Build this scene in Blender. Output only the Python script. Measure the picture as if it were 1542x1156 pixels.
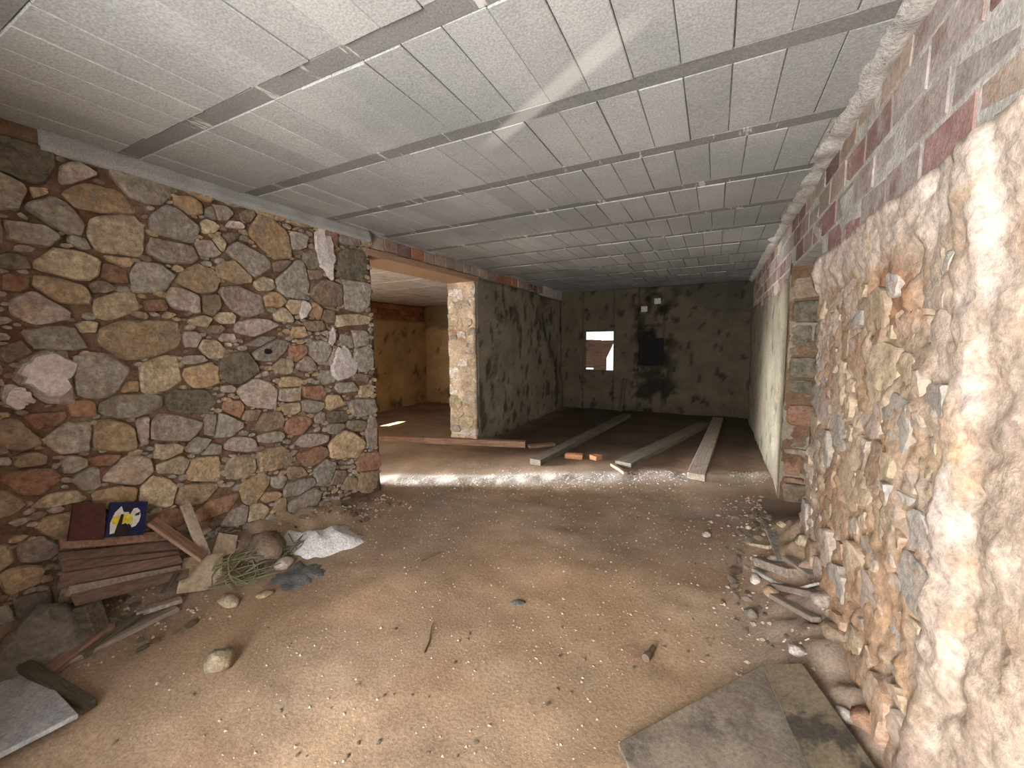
import bpy, bmesh, math, random
import numpy as np
from mathutils import Vector, Matrix, noise
random.seed(7); np.random.seed(7)
for o in list(bpy.data.objects): bpy.data.objects.remove(o)
S = bpy.context.scene
COL = S.collection
# ------------------------------------------------------------------ camera
F = 611.0; PW, PH = 1542, 1156
PIT, YAW, ROL = math.radians(5.79), math.radians(26.63), math.radians(-0.67)
EYE = Vector((0, 0, 1.5))
FW = Vector((-math.sin(YAW)*math.cos(PIT), math.cos(YAW)*math.cos(PIT), -math.sin(PIT)))
_r = Vector((math.cos(YAW), math.sin(YAW), 0)); _u = _r.cross(FW)
RT = _r*math.cos(ROL)+_u*math.sin(ROL); UP = _u*math.cos(ROL)-_r*math.sin(ROL)
cd = bpy.data.cameras.new('camera'); cam = bpy.data.objects.new('camera', cd); COL.objects.link(cam)
cd.sensor_width = 36; cd.lens = F/PW*36; cd.clip_start = .02
cam.matrix_world = Matrix(((RT.x, UP.x, -FW.x, EYE.x), (RT.y, UP.y, -FW.y, EYE.y), (RT.z, UP.z, -FW.z, EYE.z), (0, 0, 0, 1)))
S.camera = cam
S.view_settings.view_transform = 'Standard'; S.view_settings.look = 'None'
S.view_settings.gamma = 1; S.view_settings.exposure = 0.0
try: S.view_settings.use_curve_mapping = False
except Exception: pass
# ------------------------------------------------------------------ light
w = bpy.data.worlds.new('sky'); S.world = w; w.use_nodes = True
bg = w.node_tree.nodes['Background']; bg.inputs[0].default_value = (.93, .97, 1, 1); bg.inputs[1].default_value = 1.8
def lamp(name, kind, loc, direction, energy, color, size=None, spread=None):
    l = bpy.data.lights.new(name, kind); l.energy = energy; l.color = color
    o = bpy.data.objects.new(name, l); COL.objects.link(o); o.location = loc
    o.rotation_euler = Vector(direction).to_track_quat('-Z', 'Y').to_euler()
    if kind == 'AREA':
        l.shape = 'RECTANGLE'; l.size, l.size_y = size
        if spread: l.spread = math.radians(spread)
    return o
SUND = Vector((1.25, .62, -1.45))
sun = lamp('sun', 'SUN', (-9, 2, 8), SUND, 52, (1, .88, .70)); sun.data.angle = math.radians(.6)
# daylight in the doorway behind the camera, and in the doorway of the side room
lamp('doorway_daylight', 'AREA', (-.82, -1.28, 1.12), (.27, .96, 0), 222, (1, .985, .965), (1.05, 2.0), 150)
lamp('side_doorway_daylight', 'AREA', (-6.62, 1.5, .85), (1, .40, -.06), 125, (.95, .98, 1), (.8, 1.3), 32)
lamp('side_room_fill', 'AREA', (-6.60, 1.5, 1.05), (1, .5, .05), 205, (1, .92, .79), (.8, 1.9))  # extra warm lamp added to brighten the side room
# ------------------------------------------------------------------ pixel helpers
def ray(px, py): return FW+RT*((px-771)/F)+UP*((578-py)/F)
def onX(px, py, v): d = ray(px, py); return EYE+d*(v/d.x)
def onY(px, py, v): d = ray(px, py); return EYE+d*(v/d.y)
def onZ(px, py, v): d = ray(px, py); return EYE+d*((v-1.5)/d.z)
def sst(a, b, x):
    t = min(1, max(0, (x-a)/(b-a))); return t*t*(3-2*t)
def nz(x, y, z=0, s=1, o=4): return noise.fractal(Vector((x*s, y*s, z*s)), 1.0, 2.0, o)
XL, XR, ZC, YB, YJ, YP, TH = -3.03, .57, 2.57, 8.6, 3.0, 4.95, .44
def strip_y(x): return 3.34+(x-XL)*.45
def fz(x, y):
    z = .05*sst(3.6, 4.6, y)
    z += .014*nz(x, y, 3, 1.4)+.006*nz(x, y, 9, 6)
    d = (y-strip_y(x))
    if x > -3.6: z += .03*math.exp(-(d/.16)**2)*(1+.8*nz(x, y, 1, 5))
    if y < 3.2 and x < -2: z += .16*sst(-2.55, -3.03, x+.12*nz(x, y, 2, 2))*sst(3.1, 1.9, y)*(.8+.5*nz(x, y, 4, 5))+.05*sst(-2.2, -3.0, x)*sst(3.1, 1.9, y)
    if x > 0: z += .20*sst(.15, .60, x)*sst(1.0, 2.1, y)*sst(4.2, 3.2, y)*(.9+.5*nz(x, y, 4, 6))+.06*sst(.2, .6, x)*sst(3.9, 3.2, y)
    return z
def onF(px, py, dz=0):
    z = 0.
    for _ in range(14):
        p = onZ(px, py, z+dz); z = fz(p.x, p.y)
    return Vector((p.x, p.y, z))
# ------------------------------------------------------------------ materials
M = {}
def nt_new(name):
    m = bpy.data.materials.new(name); m.use_nodes = True; nt = m.node_tree
    b = nt.nodes['Principled BSDF']; b.inputs['Specular IOR Level'].default_value = .25
    M[name] = m; return m, nt, b
def nd(nt, t, **k):
    n = nt.nodes.new(t)
    for a, v in k.items(): setattr(n, a, v)
    return n
def mix(nt, fac, a, b, bt='MIX'):
    n = nd(nt, 'ShaderNodeMix', data_type='RGBA', blend_type=bt)
    for i, v in ((0, fac), (6, a), (7, b)):
        if hasattr(v, 'links') or hasattr(v, 'is_linked'): nt.links.new(v, n.inputs[i])
        elif i == 0: n.inputs[0].default_value = v
        else: n.inputs[i].default_value = (*v, 1)
    return n.outputs[2]
def ramp(nt, src, stops):
    r = nd(nt, 'ShaderNodeValToRGB'); nt.links.new(src, r.inputs[0]); e = r.color_ramp.elements
    while len(e) < len(stops): e.new(.5)
    for i, (p, c) in enumerate(stops):
        e[i].position = p; e[i].color = (*c, 1) if isinstance(c, tuple) else (c, c, c, 1)
    return r.outputs[0]
def coords(nt, world=False):
    if world: return nd(nt, 'ShaderNodeNewGeometry').outputs['Position']
    tc = nd(nt, 'ShaderNodeTexCoord'); oi = nd(nt, 'ShaderNodeObjectInfo')
    mu = nd(nt, 'ShaderNodeMath', operation='MULTIPLY'); mu.inputs[1].default_value = 57
    nt.links.new(oi.outputs['Random'], mu.inputs[0])
    ad = nd(nt, 'ShaderNodeVectorMath', operation='ADD')
    nt.links.new(tc.outputs['Object'], ad.inputs[0]); nt.links.new(mu.outputs[0], ad.inputs[1])
    return ad.outputs[0]
def ntex(nt, co, scale, detail=6, rough=.6, stretch=None):
    if stretch:
        mp = nd(nt, 'ShaderNodeMapping'); mp.inputs['Scale'].default_value = stretch
        nt.links.new(co, mp.inputs[0]); co = mp.outputs[0]
    n = nd(nt, 'ShaderNodeTexNoise'); n.inputs['Scale'].default_value = scale
    n.inputs['Detail'].default_value = detail; n.inputs['Roughness'].default_value = rough
    nt.links.new(co, n.inputs['Vector']); return n.outputs['Fac']
def bump(nt, b, h, s, dist=.02):
    n = nd(nt, 'ShaderNodeBump'); n.inputs['Strength'].default_value = s; n.inputs['Distance'].default_value = dist
    nt.links.new(h, n.inputs['Height']); nt.links.new(n.outputs[0], b.inputs['Normal'])
def earthy(name, a, b2, c=None, scale=6, bscale=45, bs=.5, rough=.92, var=.3, world=False, attr=False, speck=None, stretch=None, cw=(.55, .7), dust=None, con=(.62, 1.25)):
    """two or three natural colours mixed by noise, fine relief, per-object tone"""
    m, nt, b = nt_new(name); co = coords(nt, world)
    n1 = ntex(nt, co, scale, stretch=stretch)
    colr = ramp(nt, n1, [(.36, a), (.62, b2)])
    if c:
        n2 = ntex(nt, co, scale*.55, 5, .65); colr = mix(nt, ramp(nt, n2, [(cw[0], 0.), (cw[1], 1.)]), colr, c)
    n3 = ntex(nt, co, bscale, 8, .7, stretch=stretch)
    colr = mix(nt, 1.0, colr, ramp(nt, n3, [(.3, con[0]), (.7, con[1])]), 'MULTIPLY')
    if dust:
        n6 = ntex(nt, co, scale*1.7, 7, .7); colr = mix(nt, ramp(nt, n6, [(.46, 0.), (.66, .75)]), colr, dust)
    if attr:
        at = nd(nt, 'ShaderNodeVertexColor', layer_name='Col'); colr = mix(nt, 1.0, colr, at.outputs[0], 'MULTIPLY')
    if speck:
        sp = ntex(nt, co, speck[0], 2, .5); colr = mix(nt, ramp(nt, sp, [(speck[1], 0.), (speck[1]+.04, 1.)]), colr, speck[2])
    if var:
        oi = nd(nt, 'ShaderNodeObjectInfo'); mr = nd(nt, 'ShaderNodeMapRange')
        mr.inputs[3].default_value = 1-var; mr.inputs[4].default_value = 1+var
        nt.links.new(oi.outputs['Random'], mr.inputs[0]); colr = mix(nt, 1.0, colr, mr.outputs[0], 'MULTIPLY')
    nt.links.new(colr, b.inputs['Base Color']); b.inputs['Roughness'].default_value = rough
    bump(nt, b, n3, bs); return m
def plain(name, c, rough=.7):
    m, nt, b = nt_new(name); b.inputs['Base Color'].default_value = (*c, 1); b.inputs['Roughness'].default_value = rough
    co = coords(nt); n = ntex(nt, co, 30); nt.links.new(mix(nt, 1.0, c, ramp(nt, n, [(.3, .7), (.7, 1.2)]), 'MULTIPLY'), b.inputs['Base Color'])
    return m
STN = {'g': ((.25, .235, .20), (.37, .34, .29), (.32, .24, .16)), 'p': ((.30, .25, .215), (.44, .375, .33), (.36, .25, .17)),
       't': ((.36, .26, .16), (.50, .38, .24), (.26, .22, .18)), 'o': ((.37, .235, .13), (.47, .34, .21), (.28, .24, .19)),
       'r': ((.24, .12, .08), (.36, .20, .13), (.30, .24, .19)), 'y': ((.38, .32, .22), (.53, .45, .32), (.34, .24, .15)),
       'b': ((.18, .13, .09), (.30, .23, .17), (.25, .16, .10)), 'k': ((.11, .10, .07), (.19, .175, .13), (.20, .15, .09)),
       'w': ((.50, .43, .40), (.68, .62, .58), (.36, .28, .22))}
for k_, (a, b_, c) in STN.items():
    a, b_, c = (tuple(q*1.15 for q in t) for t in (a, b_, c)); earthy('stone_'+k_, a, b_, c, scale=11, bscale=34, bs=1.0, var=.2, dust=(.30, .225, .155), con=(.42, 1.45))
earthy('mortar', (.13, .075, .045), (.23, .15, .10), (.28, .22, .16), scale=9, bscale=60, bs=.8, var=0, world=True)
earthy('limewash', (.55, .48, .46), (.74, .68, .65), (.40, .31, .25), scale=12, bscale=50, bs=.7, var=.1, cw=(.6, .75))
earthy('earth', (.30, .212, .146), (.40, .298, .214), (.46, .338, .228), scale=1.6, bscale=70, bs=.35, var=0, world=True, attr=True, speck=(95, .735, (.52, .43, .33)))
earthy('plaster_right', (.37, .285, .22), (.50, .405, .33), (.48, .33, .20), scale=7, bscale=38, bs=.42, var=0, world=True, attr=True, con=(.52, 1.35))
earthy('plaster_far', (.13, .115, .09), (.18, .16, .125), (.09, .07, .05), scale=3.2, bscale=40, bs=.5, var=0, world=True, attr=True, cw=(.60, .66))
earthy('plaster_ochre', (.52, .37, .20), (.62, .46, .27), (.34, .22, .11), scale=3, bscale=40, bs=.5, var=0, world=True, attr=True, cw=(.58, .66))
earthy('pillar', (.34, .27, .21), (.52, .44, .35), (.38, .20, .13), scale=6, bscale=40, bs=.8, var=0, world=True, attr=True)
earthy('brick_wine', (.21, .115, .10), (.32, .205, .18), (.45, .40, .37), scale=9, bscale=60, bs=.5, var=.3)
earthy('brick_grey', (.34, .28, .25), (.46, .40, .37), (.27, .15, .12), scale=8, bscale=60, bs=.5, var=.2)
earthy('brick_tan', (.33, .25, .20), (.42, .34, .28), (.30, .17, .12), scale=8, bscale=60, bs=.5, var=.2)
earthy('brick_orange', (.36, .15, .08), (.46, .23, .13), None, scale=8, bscale=60, bs=.5, var=.25)
earthy('mortar_pale', (.50, .47, .42), (.66, .62, .57), (.40, .36, .31), scale=8, bscale=50, bs=.9, var=0, world=True)
earthy('wood_grey', (.22, .18, .14), (.34, .28, .22), (.16, .12, .09), scale=5, bscale=40, bs=.4, var=.2, stretch=(1, 12, 12))
earthy('wood_joist', (.12, .10, .078), (.19, .16, .125), (.09, .07, .055), scale=5, bscale=40, bs=.4, var=.1, stretch=(1, 12, 12))
earthy('wood_brown', (.20, .115, .075), (.32, .20, .14), (.13, .08, .05), scale=5, bscale=40, bs=.4, var=.2, stretch=(1, 12, 12))
earthy('wood_lintel', (.33, .20, .12), (.46, .30, .19), None, scale=5, bscale=40, bs=.4, var=0, stretch=(12, 1, 12))
earthy('wood_rust', (.17, .105, .075), (.26, .175, .13), (.21, .17, .13), scale=6, bscale=40, bs=.7, var=.15, stretch=(10, 1, 10))
earthy('wood_dark', (.06, .05, .035), (.12, .095, .065), None, scale=5, bscale=40, bs=.4, var=.2, stretch=(1, 12, 12))
earthy('board_stained', (.155, .125, .095), (.225, .19, .15), (.085, .072, .06), scale=6, bscale=60, bs=.25, var=.06, cw=(.53, .62))
earthy('board_olive', (.10, .078, .048), (.155, .125, .085), (.045, .036, .028), scale=6, bscale=60, bs=.25, var=.06, cw=(.54, .61))
earthy('cardboard', (.42, .34, .24), (.52, .43, .31), None, scale=6, bscale=30, bs=.15, var=.08)
earthy('slab_grey', (.30, .30, .31), (.42, .42, .43), None, scale=20, bscale=90, bs=.4, var=0)
earthy('powder', (.72, .71, .72), (.86, .85, .86), None, scale=9, bscale=60, bs=.8, var=0)
earthy('rubble_dark', (.15, .13, .105), (.25, .22, .18), None, scale=12, bscale=50, bs=1.0, var=0)
earthy('ash', (.10, .105, .10), (.20, .20, .19), None, scale=12, bscale=60, bs=.9, var=0)
earthy('crumb', (.36, .28, .21), (.52, .43, .34), None, scale=30, bscale=90, bs=.3, var=0, world=True)
earthy('rubble_white', (.46, .43, .40), (.62, .59, .55), None, scale=18, bscale=90, bs=.4, var=0, world=True)
plain('wire', (.17, .16, .09)); plain('rope_dark', (.05, .045, .03))
plain('blue_paint', (.013, .018, .065), .4); plain('yellow_paint', (.62, .50, .06), .4); plain('white_paint', (.62, .60, .55), .45)
plain('black_paint', (.02, .015, .015), .4); plain('maroon_paint', (.07, .025, .02), .5); plain('soot', (.012, .011, .01), .95)
plain('rust', (.13, .10, .07)); plain('paper', (.45, .42, .38)); plain('twig_bark', (.12, .085, .06))
# ceiling concrete: block and beam, with a pale streak of light painted into both colours
def light_streak(nt, colr):
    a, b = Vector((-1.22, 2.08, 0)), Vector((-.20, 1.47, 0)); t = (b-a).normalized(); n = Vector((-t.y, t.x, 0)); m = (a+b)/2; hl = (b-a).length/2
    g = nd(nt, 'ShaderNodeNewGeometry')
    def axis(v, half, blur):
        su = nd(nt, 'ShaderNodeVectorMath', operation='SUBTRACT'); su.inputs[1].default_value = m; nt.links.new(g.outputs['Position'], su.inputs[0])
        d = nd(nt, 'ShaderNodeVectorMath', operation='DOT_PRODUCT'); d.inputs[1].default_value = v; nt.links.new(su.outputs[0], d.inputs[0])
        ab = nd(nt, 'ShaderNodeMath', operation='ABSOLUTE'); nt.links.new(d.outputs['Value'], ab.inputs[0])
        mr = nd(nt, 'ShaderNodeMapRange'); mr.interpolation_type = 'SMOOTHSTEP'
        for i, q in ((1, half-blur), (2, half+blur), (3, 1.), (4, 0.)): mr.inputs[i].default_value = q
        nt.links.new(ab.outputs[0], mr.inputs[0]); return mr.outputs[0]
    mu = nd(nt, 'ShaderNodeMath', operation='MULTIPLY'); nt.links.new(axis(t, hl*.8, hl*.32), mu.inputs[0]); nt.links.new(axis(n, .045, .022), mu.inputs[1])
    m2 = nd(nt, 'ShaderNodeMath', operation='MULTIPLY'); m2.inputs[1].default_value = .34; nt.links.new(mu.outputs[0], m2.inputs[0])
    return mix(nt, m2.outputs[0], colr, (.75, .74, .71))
def concrete(name, a, b2, var, drip):
    m, nt, b = nt_new(name); co = coords(nt, True)
    n1 = ntex(nt, co, 1.3, 5); colr = ramp(nt, n1, [(.35, a), (.65, b2)])
    n3 = ntex(nt, co, 120, 3, .6); colr = mix(nt, 1.0, colr, ramp(nt, n3, [(.3, .72), (.7, 1.22)]), 'MULTIPLY')
    oi = nd(nt, 'ShaderNodeObjectInfo'); mr = nd(nt, 'ShaderNodeMapRange'); mr.inputs[3].default_value = 1-var; mr.inputs[4].default_value = 1+var
    nt.links.new(oi.outputs['Random'], mr.inputs[0]); colr = mix(nt, 1.0, colr, mr.outputs[0], 'MULTIPLY')
    if drip:
        n5 = ntex(nt, co, 4.0, 4, .7, stretch=(3.2, .5, 1)); colr = mix(nt, ramp(nt, n5, [(.60, 0.), (.64, .8)]), colr, (.56, .54, .51))
    colr = light_streak(nt, colr); nt.links.new(colr, b.inputs['Base Color']); b.inputs['Roughness'].default_value = .95
    bump(nt, b, n3, .15, .006)
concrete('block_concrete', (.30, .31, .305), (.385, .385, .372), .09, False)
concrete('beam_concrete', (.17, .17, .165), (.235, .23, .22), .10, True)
# ------------------------------------------------------------------ mesh helpers
def link(name, me, mat, parent=None, smooth=False):
    o = bpy.data.objects.new(name, me); COL.objects.link(o)
    if mat and not me.materials: me.materials.append(M[mat])
    if parent: o.parent = parent
    if smooth: me.polygons.foreach_set('use_smooth', [True]*len(me.polygons))
    return o
def mesh(name, v, f, mat, parent=None, smooth=False, cols=None):
    me = bpy.data.meshes.new(name); me.from_pydata([tuple(p) for p in v], [], f); me.update()
    if cols is not None:
        ca = me.color_attributes.new('Col', 'FLOAT_COLOR', 'POINT')
        ca.data.foreach_set('color', np.array([(*c, 1) for c in cols], dtype=np.float32).ravel())
    return link(name, me, mat, parent, smooth)
def struct(o): o['kind'] = 'structure'; return o
def tag(o, label, cat, group=None):
    o['label'] = label; o['category'] = cat
    if group: o['group'] = group
    return o
def empty(name, loc, rz=0):
    o = bpy.data.objects.new(name, None); COL.objects.link(o); o.location = loc; o.rotation_euler = (0, 0, rz); return o
def boxdata(a, b):
    (x0, y0, z0), (x1, y1, z1) = a, b
    v = [(x0, y0, z0), (x1, y0, z0), (x1, y1, z0), (x0, y1, z0), (x0, y0, z1), (x1, y0, z1), (x1, y1, z1), (x0, y1, z1)]
    return v, [(0, 3, 2, 1), (4, 5, 6, 7), (0, 1, 5, 4), (1, 2, 6, 5), (2, 3, 7, 6), (3, 0, 4, 7)]
def rbox_me(name, sx, sy, sz, bev=.004, jit=0):
    bm = bmesh.new(); bmesh.ops.create_cube(bm, size=1)
    for v in bm.verts:
        v.co = Vector((v.co.x*sx, v.co.y*sy, v.co.z*sz))+Vector([random.uniform(-jit, jit) for _ in range(3)])
    if bev: bmesh.ops.bevel(bm, geom=list(bm.edges), offset=bev, segments=1, affect='EDGES', profile=.5)
    me = bpy.data.meshes.new(name); bm.to_mesh(me); bm.free(); return me
def panel(name, O, U, V, lu, lv, res, disp, colf, mat, thick=.2, hole=None):
    """displaced wall face: O corner, U/V unit axes, outward normal U x V; closed to a back plane"""
    O, U, V = Vector(O), Vector(U), Vector(V); N = U.cross(V)
    nu, nv = max(2, int(lu/res)), max(2, int(lv/res)); vs, cs, fs = [], [], []
    for j in range(nv+1):
        for i in range(nu+1):
            u, v = lu*i/nu, lv*j/nv
            vs.append(O+U*u+V*v+N*disp(u, v)); cs.append(colf(u, v))
    W = nu+1
    for j in range(nv):
        for i in range(nu): fs.append((j*W+i, j*W+i+1, (j+1)*W+i+1, (j+1)*W+i))
    ring = [i for i in range(W)]+[j*W+nu for j in range(1, nv+1)]+[nv*W+i for i in range(nu-1, -1, -1)]+[j*W for j in range(nv-1, 0, -1)]
    b0 = len(vs)
    for q in ring:
        d = vs[q]-O; vs.append(O+U*d.dot(U)+V*d.dot(V)-N*thick); cs.append(cs[q])
    n = len(ring)
    for i in range(n): fs.append((ring[i], b0+i, b0+(i+1) % n, ring[(i+1) % n]))
    fs.append(tuple(b0+n-1-i for i in range(n)))
    return mesh(name, vs, fs, mat, None, True, cs)
def lump_me(name, r, sq=(1, 1, 1), sub=1, rough=.35, seed=0):
    bm = bmesh.new(); bmesh.ops.create_icosphere(bm, subdivisions=sub, radius=1)
    for v in bm.verts:
        k = 1+rough*noise.noise(v.co*1.3+Vector((seed*7.1, seed*3.3, 0)))
        v.co = Vector((v.co.x*sq[0], v.co.y*sq[1], v.co.z*sq[2]))*(r*k)
    me = bpy.data.meshes.new(name); bm.to_mesh(me); bm.free(); return me
def tube(name, pts, r, mat, parent=None, n=6, close=True):
    vs, fs = [], []; pts = [Vector(p) for p in pts]
    for i, p in enumerate(pts):
        t = (pts[min(i+1, len(pts)-1)]-pts[max(i-1, 0)]).normalized()
        a = t.cross(Vector((0, 0, 1))); a = a.normalized() if a.length > 1e-3 else Vector((1, 0, 0)); b = t.cross(a)
        rr = r(i/(len(pts)-1)) if callable(r) else r
        for k in range(n): vs.append(p+(a*math.cos(2*math.pi*k/n)+b*math.sin(2*math.pi*k/n))*rr)
    for i in range(len(pts)-1):
        for k in range(n): fs.append((i*n+k, i*n+(k+1) % n, (i+1)*n+(k+1) % n, (i+1)*n+k))
    fs += [tuple(range(n-1, -1, -1)), tuple(range((len(pts)-1)*n, len(pts)*n))]
    return vs, fs
def ragged(poly, seed, step=.022, amp=.005):
    """split the edges of an outline and roughen them"""
    out = []
    for i in range(len(poly)):
        a, b = poly[i], poly[(i+1) % len(poly)]; L = (b-a).length; m = max(1, min(4, int(L/step)))
        for k in range(m):
            p = a+(b-a)*(k/m); j = Vector((noise.noise(Vector((p.x*31+seed, p.y*31, 1))), noise.noise(Vector((p.x*31, p.y*31+seed, 5))))); out.append(p+j*amp)
    return out
def stone_mesh(name, poly, depth, parent, mat, O, U, V, back=.03, seed=0, amp=.009, mk=True):
    """irregular block in a wall: poly in wall (u,v), broken flat face"""
    N = U.cross(V); poly = ragged(poly, seed); n = len(poly); c = sum((Vector(p) for p in poly), Vector((0, 0)))/n
    rings = ((1.0, -back), (1.0, depth*.55), (.91, depth*.95), (.55, depth)); vs, fs = [], []
    tilt = Vector((random.uniform(-.16, .16), random.uniform(-.16, .16)))
    for k, (s, d) in enumerate(rings):
        for p in poly:
            q = (Vector(p)-c)*s; dd = d
            if k: dd += q.dot(tilt)*.7+(amp*(.5 if k == 1 else 1))*(noise.noise(Vector((q.x*14+seed, q.y*14, 1)))+.6*noise.noise(Vector((q.x*38+seed, q.y*38, 3))))
            vs.append(U*q.x+V*q.y+N*dd)
    vs.append(N*(depth+amp*.6*random.uniform(-1, 1)))
    for k in range(3):
        for i in range(n): j = (i+1) % n; fs.append((k*n+i, k*n+j, (k+1)*n+j, (k+1)*n+i))
    for i in range(n): fs.append((3*n+i, 3*n+(i+1) % n, 4*n))
    fs.append(tuple(range(n-1, -1, -1)))
    if not mk: L0 = O+U*c.x+V*c.y; return [v+L0 for v in vs], fs
    o = mesh(name, vs, fs, mat, parent, True); o.location = O+U*c.x+V*c.y
    o.data.set_sharp_from_angle(angle=math.radians(28))
    return o
def clip(poly, p, n):
    out = []
    for i in range(len(poly)):
        a, b = poly[i], poly[(i+1) % len(poly)]; da, db = (a-p).dot(n), (b-p).dot(n)
        if da <= 0: out.append(a)
        if (da < 0 < db) or (db < 0 < da): out.append(a+(b-a)*(da/(da-db)))
    return out
def chaikin(poly):
    out = []
    for i in range(len(poly)):
        a, b = poly[i], poly[(i+1) % len(poly)]; out += [a*.86+b*.14, a*.14+b*.86]
    return out
def pack(seeds, bounds, gap):
    """seeds: (c, ax, bx vectors (half axes), colour, depth) -> convex outlines that keep clear of each other"""
    res = []
    def ext(s, d):
        e1, e2 = s[1], s[2]; return math.sqrt(e1.dot(d)**2+e2.dot(d)**2)+1e-6
    for i, s in enumerate(seeds):
        c, e1, e2 = s[:3]; poly = []
        for k in range(14):
            t = 2*math.pi*k/14; ct, st = math.cos(t), math.sin(t); pw = .62
            poly.append(c+e1*(math.copysign(abs(ct)**pw, ct))*1.08+e2*(math.copysign(abs(st)**pw, st))*1.08)
        poly = [p+(p-c)*random.uniform(-.13, .10) for p in poly]
        for j, q in enumerate(seeds):
            if j == i: continue
            d = q[0]-c; L = d.length
            if L < 1e-4 or L > (e1.length+e2.length+q[1].length+q[2].length)*1.3: continue
            d = d/L; a, b = ext(s, d), ext(q, d)
            if a+b+gap < L: continue
            poly = clip(poly, c+d*(L*a/(a+b)-gap*.5), d)
            if len(poly) < 3: break
        for (p, n) in bounds:
            if len(poly) >= 3: poly = clip(poly, p, n)
        if len(poly) >= 3:
            w_ = max(p.x for p in poly)-min(p.x for p in poly); h_ = max(p.y for p in poly)-min(p.y for p in poly)
            if w_ > .025 and h_ > .02: res.append((chaikin(poly), s))
    return res
V2 = lambda x, y: Vector((x, y))
#------------------------------------------------------------------ floor
def floor_col(x, y):
    c = np.array([1., 1., 1.])
    d = y-strip_y(x)
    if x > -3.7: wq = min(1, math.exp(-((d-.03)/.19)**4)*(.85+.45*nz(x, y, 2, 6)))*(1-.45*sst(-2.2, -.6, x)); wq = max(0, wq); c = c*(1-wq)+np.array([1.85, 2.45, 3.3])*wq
    if d > 0: c = c*(1-.28*sst(.1, .5, d)-.50*sst(.4, 1.6, d)*sst(-3.3, -2.6, x))*np.array([1, .95, .92])  # floor past the strip darkened in colour to carry the far end's dimness
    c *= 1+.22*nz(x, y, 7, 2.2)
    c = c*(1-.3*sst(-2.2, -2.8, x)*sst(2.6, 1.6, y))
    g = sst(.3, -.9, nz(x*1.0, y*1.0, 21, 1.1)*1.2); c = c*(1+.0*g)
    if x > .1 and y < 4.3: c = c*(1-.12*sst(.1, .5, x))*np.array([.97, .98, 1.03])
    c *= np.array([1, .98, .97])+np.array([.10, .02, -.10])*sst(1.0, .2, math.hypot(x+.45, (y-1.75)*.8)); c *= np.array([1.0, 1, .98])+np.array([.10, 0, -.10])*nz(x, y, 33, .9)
    return tuple(np.clip(c, .12, 4))
def grid(name, x0, x1, y0, y1, res, mat, hole=None):
    nx, ny = int((x1-x0)/res), int((y1-y0)/res); vs, cs, fs = [], [], []
    for j in range(ny+1):
        for i in range(nx+1):
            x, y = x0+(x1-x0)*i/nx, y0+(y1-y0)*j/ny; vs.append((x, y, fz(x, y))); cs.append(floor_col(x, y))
    W = nx+1
    for j in range(ny):
        for i in range(nx): fs.append((j*W+i, j*W+i+1, (j+1)*W+i+1, (j+1)*W+i))
    return mesh(name, vs, fs, mat, None, True, cs)
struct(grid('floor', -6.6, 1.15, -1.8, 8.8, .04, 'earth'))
#------------------------------------------------------------------ ceiling
v, f = boxdata((XL-TH, -1.75, ZC+.012), (1.1, YB+.1, ZC+.15)); ceil = struct(mesh('ceiling', v, f, 'mortar_pale'))
PER, Y1, BW, BX = .672, 1.19, .095, .1795
bm_blocks = [rbox_me('ceiling_block', BX-.004, PER-BW-.002, .05, .003, .0015) for _ in range(5)]
for me in bm_blocks: me.materials.append(M['block_concrete'])
for k in range(-3, 12):
    yc = Y1+PER*k
    if yc > YB: break
    bme = rbox_me('ceiling_beam', XR-XL-.02, BW-.002, .05, .003); o = link('ceiling_beam', bme, 'beam_concrete', ceil)
    o.location = ((XL+XR)/2, yc, ZC+.029+random.uniform(-.004, .002))
    ym = yc+PER/2
    if k < -1 or ym > YB-.1: continue
    off = random.choice((0, 0, BX*.5)) if k > 1 else 0
    for i in range(21):
        x = -.0-BX*.5+.56-off-BX*i
        if x < XL+.06 or x > XR-.05: continue
        o = link('ceiling_block', random.choice(bm_blocks), None, ceil)
        o.location = (x, ym, ZC+.0255+random.uniform(-.004, .003)); o.rotation_euler = (random.uniform(-.006, .006), random.uniform(-.012, .012), random.uniform(-.004, .004))
# lumpy mortar fillet along the right edge of the ceiling
def fillet(name, path, rad, mat, seed=0, sq=1.0, n=10, step=.05):
    vs, fs = [], []; a, b = Vector(path[0]), Vector(path[1]); m = int((b-a).length/step)
    t = (b-a).normalized(); u = t.cross(Vector((0, 0, 1))).normalized(); w_ = u.cross(t)
    for i in range(m+1):
        p = a+(b-a)*(i/m)
        for k in range(n):
            an = 2*math.pi*k/n; r = rad*(1+.75*noise.noise(Vector((i*.31+seed, k*.8, 3))))
            vs.append(p+u*math.cos(an)*r+w_*math.sin(an)*r*sq)
    for i in range(m):
        for k in range(n): fs.append((i*n+k, i*n+(k+1) % n, (i+1)*n+(k+1) % n, (i+1)*n+k))
    fs += [tuple(range(n-1, -1, -1)), tuple(range(m*n, m*n+n))]
    return mesh(name, vs, fs, mat, None, True)
struct(fillet('trim_1', ((XR-.005, -.8, ZC+.01), (XR-.005, YB, ZC+.01)), .075, 'mortar_pale', 3, .55))
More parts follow.
